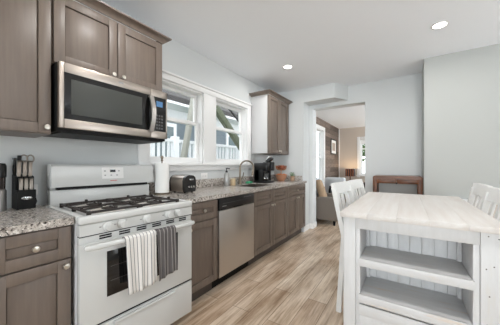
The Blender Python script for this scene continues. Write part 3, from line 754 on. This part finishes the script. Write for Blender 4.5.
m = MB(); m.box(-.06, .06, -.042, .042, -.012, .022, .015, seg=3)
o = m.bm; rot = Matrix.Translation(Vector((kx0+.165, ky1-.042, CT+.375))) @ Matrix.Rotation(-.75, 4, 'Y'); o.transform(rot); m.build('lid', M.chrome, t)
m = MB(); m.box(-.052, .058, -.036, .036, -.055, -.012, .01); m.bm.transform(rot); m.build('lid_underside', M.black, t)
# copper tiered stand
bx, by = .28, 3.73
t = thing('tiered_bowl_stand', 'two tier copper and amber bowl stand next to the coffee maker', 'bowl stand', (bx, by, CT))
MB().lathe(bx, by, [(.05, CT), (.055, CT+.006), (.085, CT+.05), (.105, CT+.115), (.102, CT+.115), (.08, CT+.052), (.0, CT+.012)], 28).build('lower_bowl', M.copper, t)
MB().lathe(bx, by, [(.007, CT+.01), (.007, CT+.22)], 10).build('rod', M.copper, t)
MB().lathe(bx-.0, by-.0, [(.04, CT+.185), (.075, CT+.195), (.095, CT+.225), (.10, CT+.27), (.096, CT+.27), (.09, CT+.227), (.0, CT+.20)], 28).build('upper_bowl', M.amber, t)
for i, (a, r) in enumerate(((0.3, .055), (2.2, .052), (4.2, .055))):
    o = MB().sphere((bx+r*math.cos(a), by+r*math.sin(a), CT+.092), .037).build('fruit', M.orange)
    tag(o, 'orange fruit lying in the lower copper bowl', 'fruit', 'fruit in the copper bowl')
for i, (a, r) in enumerate(((1.0, .04), (3.1, .04), (5.1, .042))):
    o = MB().sphere((bx+r*math.cos(a), by+r*math.sin(a), CT+.240), .036).build('fruit', M.wax_r)
    tag(o, 'brown orange fruit lying in the upper amber bowl', 'fruit', 'fruit in the amber bowl')
t = thing('potted_herb', 'small green herb in a clear jar at the end of the counter', 'plant', (.42, 3.90, CT))
MB().lathe(.42, 3.90, [(.032, CT), (.036, CT+.004), (.04, CT+.08), (.036, CT+.08), (.03, CT+.01), (0, CT+.01)], 20).build('pot', base_mat('herb_pot', rgb(170, 140, 112), .5), t)
m = MB()
for i in range(26):
    a = random.uniform(0, 6.28); r = random.uniform(.005, .05); z = CT+.085+random.uniform(0, .06)
    m.sphere((.42+r*math.cos(a), 3.90+r*math.sin(a), z), .013, 1, 1, .35, 8)
m.lathe(.42, 3.90, [(.004, CT+.012), (.003, CT+.12)], 6)
m.build('leaves', M.leaf, t)

# ------------------------------------------------------------------ table with shelves
TX0, TX1, TY0, TY1 = 1.783, 2.485, 1.440, 2.70
t = thing('counter_table', 'white washed counter height table with open shelves in its end', 'table', ((TX0+TX1)/2, (TY0+TY1)/2, 0))
m = MB(); nb = 5; bw = (TX1-TX0)/nb
for i in range(nb): m.box(TX0+i*bw+.0002, TX0+(i+1)*bw-.0002, TY0, TY1, .886, .914, .0009)
m.build('tabletop', M.wwtop, t)
LW = .066
for (x0, x1, y0, y1) in ((1.797, 1.863, 1.46, 1.53), (2.386, 2.470, 1.46, 1.53), (2.075, 2.130, TY1-.085, TY1-.015), (2.150, 2.205, TY1-.085, TY1-.015)):
    if True:
        box(x0, x1, y0, y1, 0, .886, bev=.003).build('leg', M.ww, t)
box(1.863, 2.386, 1.466, 1.49, .822, .886, bev=.002).build('apron', M.ww, t)
box(1.863, 2.386, TY1-.045, TY1-.02, .80, .886, bev=.002).build('apron', M.ww, t)
box(1.803, 1.825, 1.53, TY1-.085, .80, .886, bev=.002).build('apron', M.ww, t)
box(2.44, 2.462, 1.53, TY1-.085, .80, .886, bev=.002).build('apron', M.ww, t)
# shelf case
box(1.864, 1.886, 1.468, 1.76, .06, .822, bev=.002).build('side_panel', M.ww, t)
box(2.362, 2.385, 1.468, 1.76, .06, .822, bev=.002).build('side_panel', M.ww, t)
m = MB(); nbd = 8; x0, x1 = 1.886, 2.362; bw = (x1-x0)/nbd
for i in range(nbd): m.box(x0+i*bw+.0006, x0+(i+1)*bw-.0006, 1.742, 1.756, .06, .884, .0012)
m.box(x0, x1, 1.756, 1.762, .06, .884)
m.build('beadboard_back', M.ww, t)
for z, th in ((.655, .036), (.452, .040)):
    box(1.887, 2.361, 1.470, 1.741, z-th*.65, z, bev=.002).build('shelf', M.wwshelf, t)
    box(1.880, 2.368, 1.452, 1.470, z-th-.006, z+.001, bev=.003).build('shelf_lip', M.wwshelf, t)
box(1.887, 2.361, 1.470, 1.741, .21, .235, bev=.002).build('shelf', M.wwshelf, t)
box(1.880, 2.368, 1.458, 1.474, .335, .396, bev=.003).build('rail', M.wwshelf, t)
box(1.887, 2.361, 1.460, 1.470, .10, .34).build('lower_panel', M.ww, t)
for x in (1.8965, 2.3515): box(x-.010, x+.010, 1.715, 1.741, .06, .82, bev=.002).build('batten', M.ww, t)
box(1.887, 1.915, 1.70, 1.73, .79, .82, bev=.003).build('cleat', M.ww, t)
M.nail = base_mat('nail_head', rgb(90, 84, 80), .5, .6)
for x, z in ((2.412, .868), (2.445, .86), (2.405, .72), (2.43, .735), (2.415, .60), (2.45, .615), (2.408, .47), (2.44, .40)):
    MB().lathe(x, z, [(0, 1.4585), (.0028, 1.4587), (.0028, 1.4602)], 10, 'Y').build('nail', M.nail, t)

# ------------------------------------------------------------------ chairs
def make_chair(loc, rz, label):
    t = thing('counter_chair', label, 'chair', loc, rz, 'white counter height chairs')
    t['_o'] = [0, 0, 0]; wdt = .20
    def bk(z): # x of the back plane at height z
        return -.185+.025*min(0, (z-.62)/.62)*1.6 if z < .62 else -.185-(z-.62)*.21
    for s in (-1, 1):
        m = MB(); y = s*wdt
        P = [(0, .02), (.62, .021), (.80, .019), (1.01, .016)]
        zs = [0, .3, .62, .8, 1.0]
        for a, b in zip(zs, zs[1:]):
            m.prism([(bk(a)-.018, a), (bk(a)+.018, a), (bk(b)+.018, b), (bk(b)-.018, b)], y-.017, y+.017, 'Y')
        m.build('leg', M.wwchair, t, local=True, smooth=False)
        box(.07, .105, y-.02, y+.02, 0, .60, bev=.003).build('leg', M.wwchair, t, local=True)
        box(-.18, .08, y-.011, y+.011, .24, .275, bev=.003).build('stretcher', M.wwchair, t, local=True)
        box(-.17, .08, y-.012, y+.012, .535, .595, bev=.002).build('seat_rail', M.wwchair, t, local=True)
    for x in (.088, -.19): box(x-.011, x+.011, -wdt+.015, wdt-.015, .18, .22, bev=.003).build('stretcher', M.wwchair, t, local=True)
    box(.078, .098, -wdt+.015, wdt-.015, .535, .595, bev=.002).build('seat_rail', M.wwchair, t, local=True)
    m = MB(); m.box(-.20, .115, -.218, .218, .598, .628, .01, seg=3); m.build('seat', M.wwchair, t, local=True)
    # broad curved top rail
    m = MB(); n = 10
    def strip(z0, z1, th, half, sag):
        for i in range(n):
            u0, u1 = -1+2*i/n, -1+2*(i+1)/n
            c0, c1 = -sag*(1-u0*u0), -sag*(1-u1*u1)
            b0, b1 = bk(z0), bk(z1)
            vs_ = [m.bm.verts.new(p) for p in ((b0+c0-th, u0*half, z0), (b0+c1-th, u1*half, z0), (b0+c1+th, u1*half, z0), (b0+c0+th, u0*half, z0), (b1+c0-th, u0*half, z1), (b1+c1-th, u1*half, z1), (b1+c1+th, u1*half, z1), (b1+c0+th, u0*half, z1))]
            for q in ((0, 1, 5, 4), (2, 3, 7, 6), (4, 5, 6, 7), (3, 2, 1, 0)): m.bm.faces.new([vs_[k] for k in q])
            if i == 0: m.bm.faces.new([vs_[k] for k in (0, 4, 7, 3)])
            if i == n-1: m.bm.faces.new([vs_[k] for k in (1, 2, 6, 5)])
        bmesh.ops.remove_doubles(m.bm, verts=m.bm.verts[:], dist=1e-5)
    strip(.945, 1.035, .013, .222, .016); m.build('top_rail', M.wwchair, t, local=True)
    m = MB(); strip(.68, .72, .010, .19, .016); m.build('lower_rail', M.wwchair, t, local=True)
    for y in (-.105, 0, .105):
        m = MB(); c0 = -.016*(1-(y/.19)**2); c1 = -.016*(1-(y/.222)**2)
        a, b = .715, .95
        m.prism([(bk(a)+c0-.006, a), (bk(a)+c0+.006, a), (bk(b)+c1+.006, b), (bk(b)+c1-.006, b)], y-.026, y+.026, 'Y')
        m.build('slat', M.wwchair, t, local=True, smooth=False)
    return t
ch = make_chair((1.895, 2.165, 0), -.10, 'white slat back chair at the left side of the table, nearer one')
dup(ch, (1.935, 2.625, 0), -.09, 'white slat back chair at the left side of the table, farther one')
dup(ch, (2.330, 2.53, 0), PI, 'white slat back chair at the right side of the table, farther one')
dup(ch, (2.325, 2.06, 0), PI+.02, 'white slat back chair at the right side of the table, nearer one')

# ------------------------------------------------------------------ console against the back wall
t = thing('console_table', 'reddish brown wooden console table against the pale back wall', 'console table', (2.0, 4.1, 0))
cy0, cy1, cz = 3.95, 4.27, 1.035
cx0, cx1 = 1.690, 2.297
def rounded(x0, x1, z0, z1, r, left, right):
    P = [(x0, z0), (x1, z0)]
    if right: P += [(x1-r+r*math.cos(a), z1-r+r*math.sin(a)) for a in [PI/2*i/5 for i in range(6)]]
    else: P.append((x1, z1))
    if left: P += [(x0+r-r*math.sin(a), z1-r+r*math.cos(a)) for a in [PI/2*i/5 for i in range(6)]]
    else: P.append((x0, z1))
    return P
MB().prism(rounded(cx0, cx1, .93+.055, cz, .03, True, True), cy0, cy1, 'Y').build('top', M.walnut, t)
for a, b in ((cx0+.008, (cx0+cx1)/2-.002), ((cx0+cx1)/2+.002, cx1-.008)):
    d = box(a, b, cy0+.006, cy0+.03, .925, .984, bev=.003).build('drawer', M.walnut, t)
for x0 in (cx0, cx1-.055):
    box(x0, x0+.055, cy0+.002, cy0+.06, 0, .985, bev=.004).build('leg', M.walnut2, t)
    box(x0, x0+.055, cy1-.06, cy1, 0, .985, bev=.004).build('leg', M.walnut2, t)
    box(x0+.012, x0+.043, cy0+.06, cy1-.06, .10, .985).build('side_panel', M.walnut2, t)
box(cx0+.05, cx1-.05, cy0+.03, cy1-.02, .12, .15, bev=.003).build('lower_shelf', M.walnut, t)
MB().sphere(((cx0+cx1)/2, cy0+.004, .93), .012).build('knob', M.iron, t)

# ------------------------------------------------------------------ living room
t = thing('armchair', 'grey upholstered armchair just beyond the doorway', 'armchair', (.62, 5.1, 0))
m = MB(); m.box(.26, .995, 4.70, 4.88, .09, .55, .035, seg=3); m.build('arm', M.fab_g, t)
m = MB(); m.box(.26, .995, 5.40, 5.58, .09, .55, .035, seg=3); m.build('arm', M.fab_g, t)
m = MB(); m.box(.20, .45, 4.71, 5.57, .09, .84, .045, rot=Matrix.Rotation(-.12, 3, 'Y'), seg=3); m.build('back', M.fab_g, t)
m = MB(); m.box(.30, .98, 4.87, 5.41, .09, .32, .02); m.build('base', M.fab_g, t)
m = MB(); m.box(.40, 1.0, 4.885, 5.395, .32, .46, .04, seg=3); m.build('seat_cushion', M.fab_g, t)
for x in (.32, .93):
    for y in (4.76, 5.52): MB().lathe(x, y, [(.02, 0), (.026, .09)], 12).build('foot', M.mblack, t)
m = MB(); m.box(-.07, .07, -.2, .2, -.21, .21, .06, seg=3)
m.bm.transform(Matrix.Translation((.60, 4.985, .68)) @ Matrix.Rotation(-.35, 4, 'Y') @ Matrix.Rotation(.2, 4, 'Z')); tag(m.build('cushion', M.fab_t), 'tan cushion leaning on the grey armchair', 'cushion')
m = MB(); m.box(-.012, .012, -.33, .33, -.02, .02, .01); 
# throw draped over the armchair back
bm = bmesh.new(); g = []
prof = [(.30, .60), (.315, .74), (.33, .84), (.355, .872), (.41, .868), (.45, .82), (.475, .70), (.50, .60), (.53, .52)]
for i, (x, z) in enumerate(prof):
    g.append([bm.verts.new((x+.008*math.sin(j*1.3+i)-.04, 5.08+j*.045, z+.008+.006*math.sin(j*2+i))) for j in range(9)])
for a, b in zip(g, g[1:]):
    for j in range(8): bm.faces.new((a[j], a[j+1], b[j+1], b[j]))
m.bm.free(); m.bm = bm; o = m.build('throw_blanket', M.fab_w); s = o.modifiers.new('thick', 'SOLIDIFY'); s.thickness = .02; s.offset = 1
tag(o, 'white throw blanket draped over the grey armchair back', 'blanket')
t = thing('armchair', 'white blanket covered chair below the plank wall', 'armchair', (.6, 6.4, 0))
m = MB(); m.box(.34, .84, 6.15, 6.32, .45, .88, .05, seg=3); m.build('back', M.fab_w, t)
m = MB(); m.box(.32, .87, 6.2, 6.8, .12, .46, .05, seg=3); m.build('seat', M.fab_w, t)
for x in (.40, .80):
    for y in (6.25, 6.72): MB().lathe(x, y, [(.018, 0), (.024, .13)], 12).build('leg', M.walnut2, t)
m = MB(); m.sphere((.70, 5.86, .60), .16, 1, .5, 1); m.bm.transform(Matrix.Identity(4))
t = thing('side_table', 'small dark side table beyond the grey armchair', 'side table', (.60, 5.86, 0)); m.bm.free()
MB().lathe(.60, 5.86, [(.14, .46), (.14, .485), (0, .486)], 24).build('table_top', M.fab_d, t); MB().lathe(.60, 5.86, [(.14, 0), (.13, .02), (.02, .04), (.02, .46)], 16).build('pedestal', M.fab_d, t)
tag(MB().lathe(.58, 5.84, [(.035, .486), (.055, .53), (.045, .60), (.03, .66), (.034, .69), (0, .69)], 20).build('vase', M.black), 'small black vase on the dark side table', 'vase')
t = thing('accent_chair', 'dark accent chair beyond the right side of the doorway', 'chair', (1.5, 5.7, 0))
m = MB(); m.box(1.33, 1.42, 5.45, 5.95, .42, .82, .035, seg=3); m.build('back', M.fab_d, t)
m = MB(); m.box(1.35, 1.85, 5.45, 5.95, .28, .44, .04, seg=3); m.build('seat', M.leather, t)
for x in (1.39, 1.80):
    for y in (5.5, 5.9): MB().lathe(x, y, [(.015, 0), (.022, .29)], 10).build('leg', M.walnut2, t)
# framed picture on the plank wall
t = thing('picture_frame', 'black framed print hanging on the plank wall', 'picture', (.02, 8.2, 1.6), 0)
fy0, fy1, fz0, fz1 = 7.98, 8.68, 1.57, 2.08; m = MB()
m.box(.0205, .045, fy0, fy0+.03, fz0, fz1, .002); m.box(.0205, .045, fy1-.03, fy1, fz0, fz1, .002); m.box(.0205, .045, fy0+.03, fy1-.03, fz1-.03, fz1, .002); m.box(.0205, .045, fy0+.03, fy1-.03, fz0, fz0+.03, .002)
m.build('frame', M.mblack, t); box(.0206, .030, fy0+.03, fy1-.03, fz0+.03, fz1-.03).build('mat_board', M.paper, t)
box(.030, .032, fy0+.16, fy1-.16, fz0+.12, fz1-.12).build('print', base_mat('print', rgb(176, 160, 148), .7), t)
# lamp on a stand by the far wall
lx, ly = .475, 8.80
t = thing('side_table', 'low table holding the printed lamp by the far wall', 'side table', (lx, ly, 0))
box(lx-.25, lx+.25, ly-.2, ly+.2, .60, .64, bev=.004).build('table_top', M.fab_g, t)
for a in (-.22, .22):
    for b in (-.17, .17): box(lx+a-.018, lx+a+.018, ly+b-.018, ly+b+.018, 0, .60).build('leg', M.fab_g, t)
t = thing('table_lamp', 'table lamp with a dark orange printed shade, lit', 'lamp', (lx, ly, .64))
MB().lathe(lx, ly, [(.07, .64), (.07, .66), (.02, .68), (.02, .84)], 16).build('base', M.walnut2, t)
q = .135; z0, z1 = .81, 1.065
sh = MB(); sh.box(lx-q, lx+q, ly-q, ly-q+.005, z0, z1); sh.box(lx-q, lx+q, ly+q-.005, ly+q, z0, z1); sh.box(lx-q, lx-q+.005, ly-q, ly+q, z0, z1); sh.box(lx+q-.005, lx+q, ly-q, ly+q, z0, z1)
sh.build('lamp_shade', M.shade, t, smooth=False)
MB().sphere((lx, ly, .96), .03).build('bulb', emis('bulb', (1, .75, .45, 1), 20), t)
d = bpy.data.lights.new('lamp_bulb', 'POINT'); d.energy = 9; d.color = (1, .72, .42); d.shadow_soft_size = .03; o = bpy.data.objects.new('lamp_bulb', d); COL.objects.link(o); o.location = (lx, ly, 1.05)

# ------------------------------------------------------------------ outside
struct(box(-30, -.15, -10, 25, -.9, -.8).build('ground', M.grass), 'yard outside')
struct(box(-1, 12, 9.4, 25, -.9, -.8).build('ground_far', M.grass))
t = thing('neighbor_house', 'grey sided neighbouring house with white trim outside the windows', 'house', (-5, 6, -.8))
box(-8, -4, 1.0, 12, -.8, 3.05).build('wall', M.siding, t, smooth=False)
MB().prism([(-3.35, 3.0), (-3.35, 3.16), (-6, 4.6), (-8.6, 3.16), (-8.6, 3.0)], .6, 12.4, 'Y').build('roof', M.roofm, t, smooth=False)
box(-4.0, -3.34, .6, 12.4, 2.93, 3.0).build('soffit', M.extw, t, smooth=False)
box(-3.99, -3.96, 1.0, 12, 2.62, 2.93).build('frieze', M.extw, t, smooth=False)
for y0 in (7.4, 3.9):
    wd = box(-4.0, -3.95, y0, y0+1.0, 1.2, 2.5).build('window', M.extw, t, smooth=False); box(-3.955, -3.94, y0+.12, y0+.88, 1.32, 2.38).build('pane', M.extglass, wd, smooth=False)
t = thing('deck_railing', 'white baluster deck railing outside the kitchen windows', 'railing', (-1.6, 4, -.8))
box(-1.64, -1.56, .8, 8, 1.63, 1.69, bev=.004).build('top_rail', M.extw, t); box(-1.63, -1.57, .8, 8, .93, .98, bev=.004).build('bottom_rail', M.extw, t)
k = 0; y = .9
while y < 7.9:
    box(-1.62, -1.58, y, y+.04, .97, 1.64).build('baluster', M.extw, t, smooth=False); y += .105
for y in (.8, 2.9, 5.0, 7.1): box(-1.66, -1.54, y, y+.12, -.8, 1.74, bev=.004).build('post', M.extw, t)
o = box(-.05, .05, -.036, .036, -1.74, 1.74, bev=.004)
o.bm.transform(Matrix.Translation((-1.2, 2.74, .90)) @ Matrix.Rotation(-.21, 4, 'X')); tag(o.build('porch_post', M.postm), 'leaning weathered post outside the left kitchen window', 'post')
t = thing('porch_brace', 'olive green diagonal porch brace outside the right kitchen window', 'brace', (-1.2, 4.72, -.8))
box(-1.25, -1.15, 4.67, 4.77, -.8, 2.9, bev=.004).build('post', M.extw, t)
o = box(-.05, .05, -.07, .07, -1.05, 1.05, bev=.004)
o.bm.transform(Matrix.Translation((-1.2, 3.98, 2.13)) @ Matrix.Rotation(.87, 4, 'X')); o.build('diagonal', M.brace, t)
MB().tube([(-1.25, 3.95, 2.62), (-1.25, 4.72, 2.15)], .025, 8).build('stay', M.mblack, t)
def tree(x, y, r, h, label):
    t = thing('tree', label, 'tree', (x, y, -.8), 0, 'trees in the yard')
    MB().tube([(x, y, -.8), (x+.1, y, h*.4), (x, y+.1, h*.75)], .14, 8, .05).build('trunk', M.bark, t)
    m = MB()
    for i in range(420):
        a, b = random.uniform(0, 2*PI), random.uniform(-1, 1); q = r*random.uniform(.55, 1); s = math.sqrt(1-b*b)
        c = Vector((x+q*s*math.cos(a), y+q*s*math.sin(a), h*.72+q*b*.9)); u = Vector((random.uniform(-1, 1), random.uniform(-1, 1), random.uniform(-1, 1))).normalized(); v = u.orthogonal().normalized()
        k = random.uniform(.12, .24); m.bm.faces.new([m.bm.verts.new(c+p) for p in (-u*k, v*k*.5, u*k, -v*k*.5)])
    m.build('crown', M.leaf, t, smooth=False)
tree(.6, 13.0, 1.0, 3.2, 'leafy green tree outside the far living room window')

for o in sc.objects:
    if '_o' in o: del o['_o']
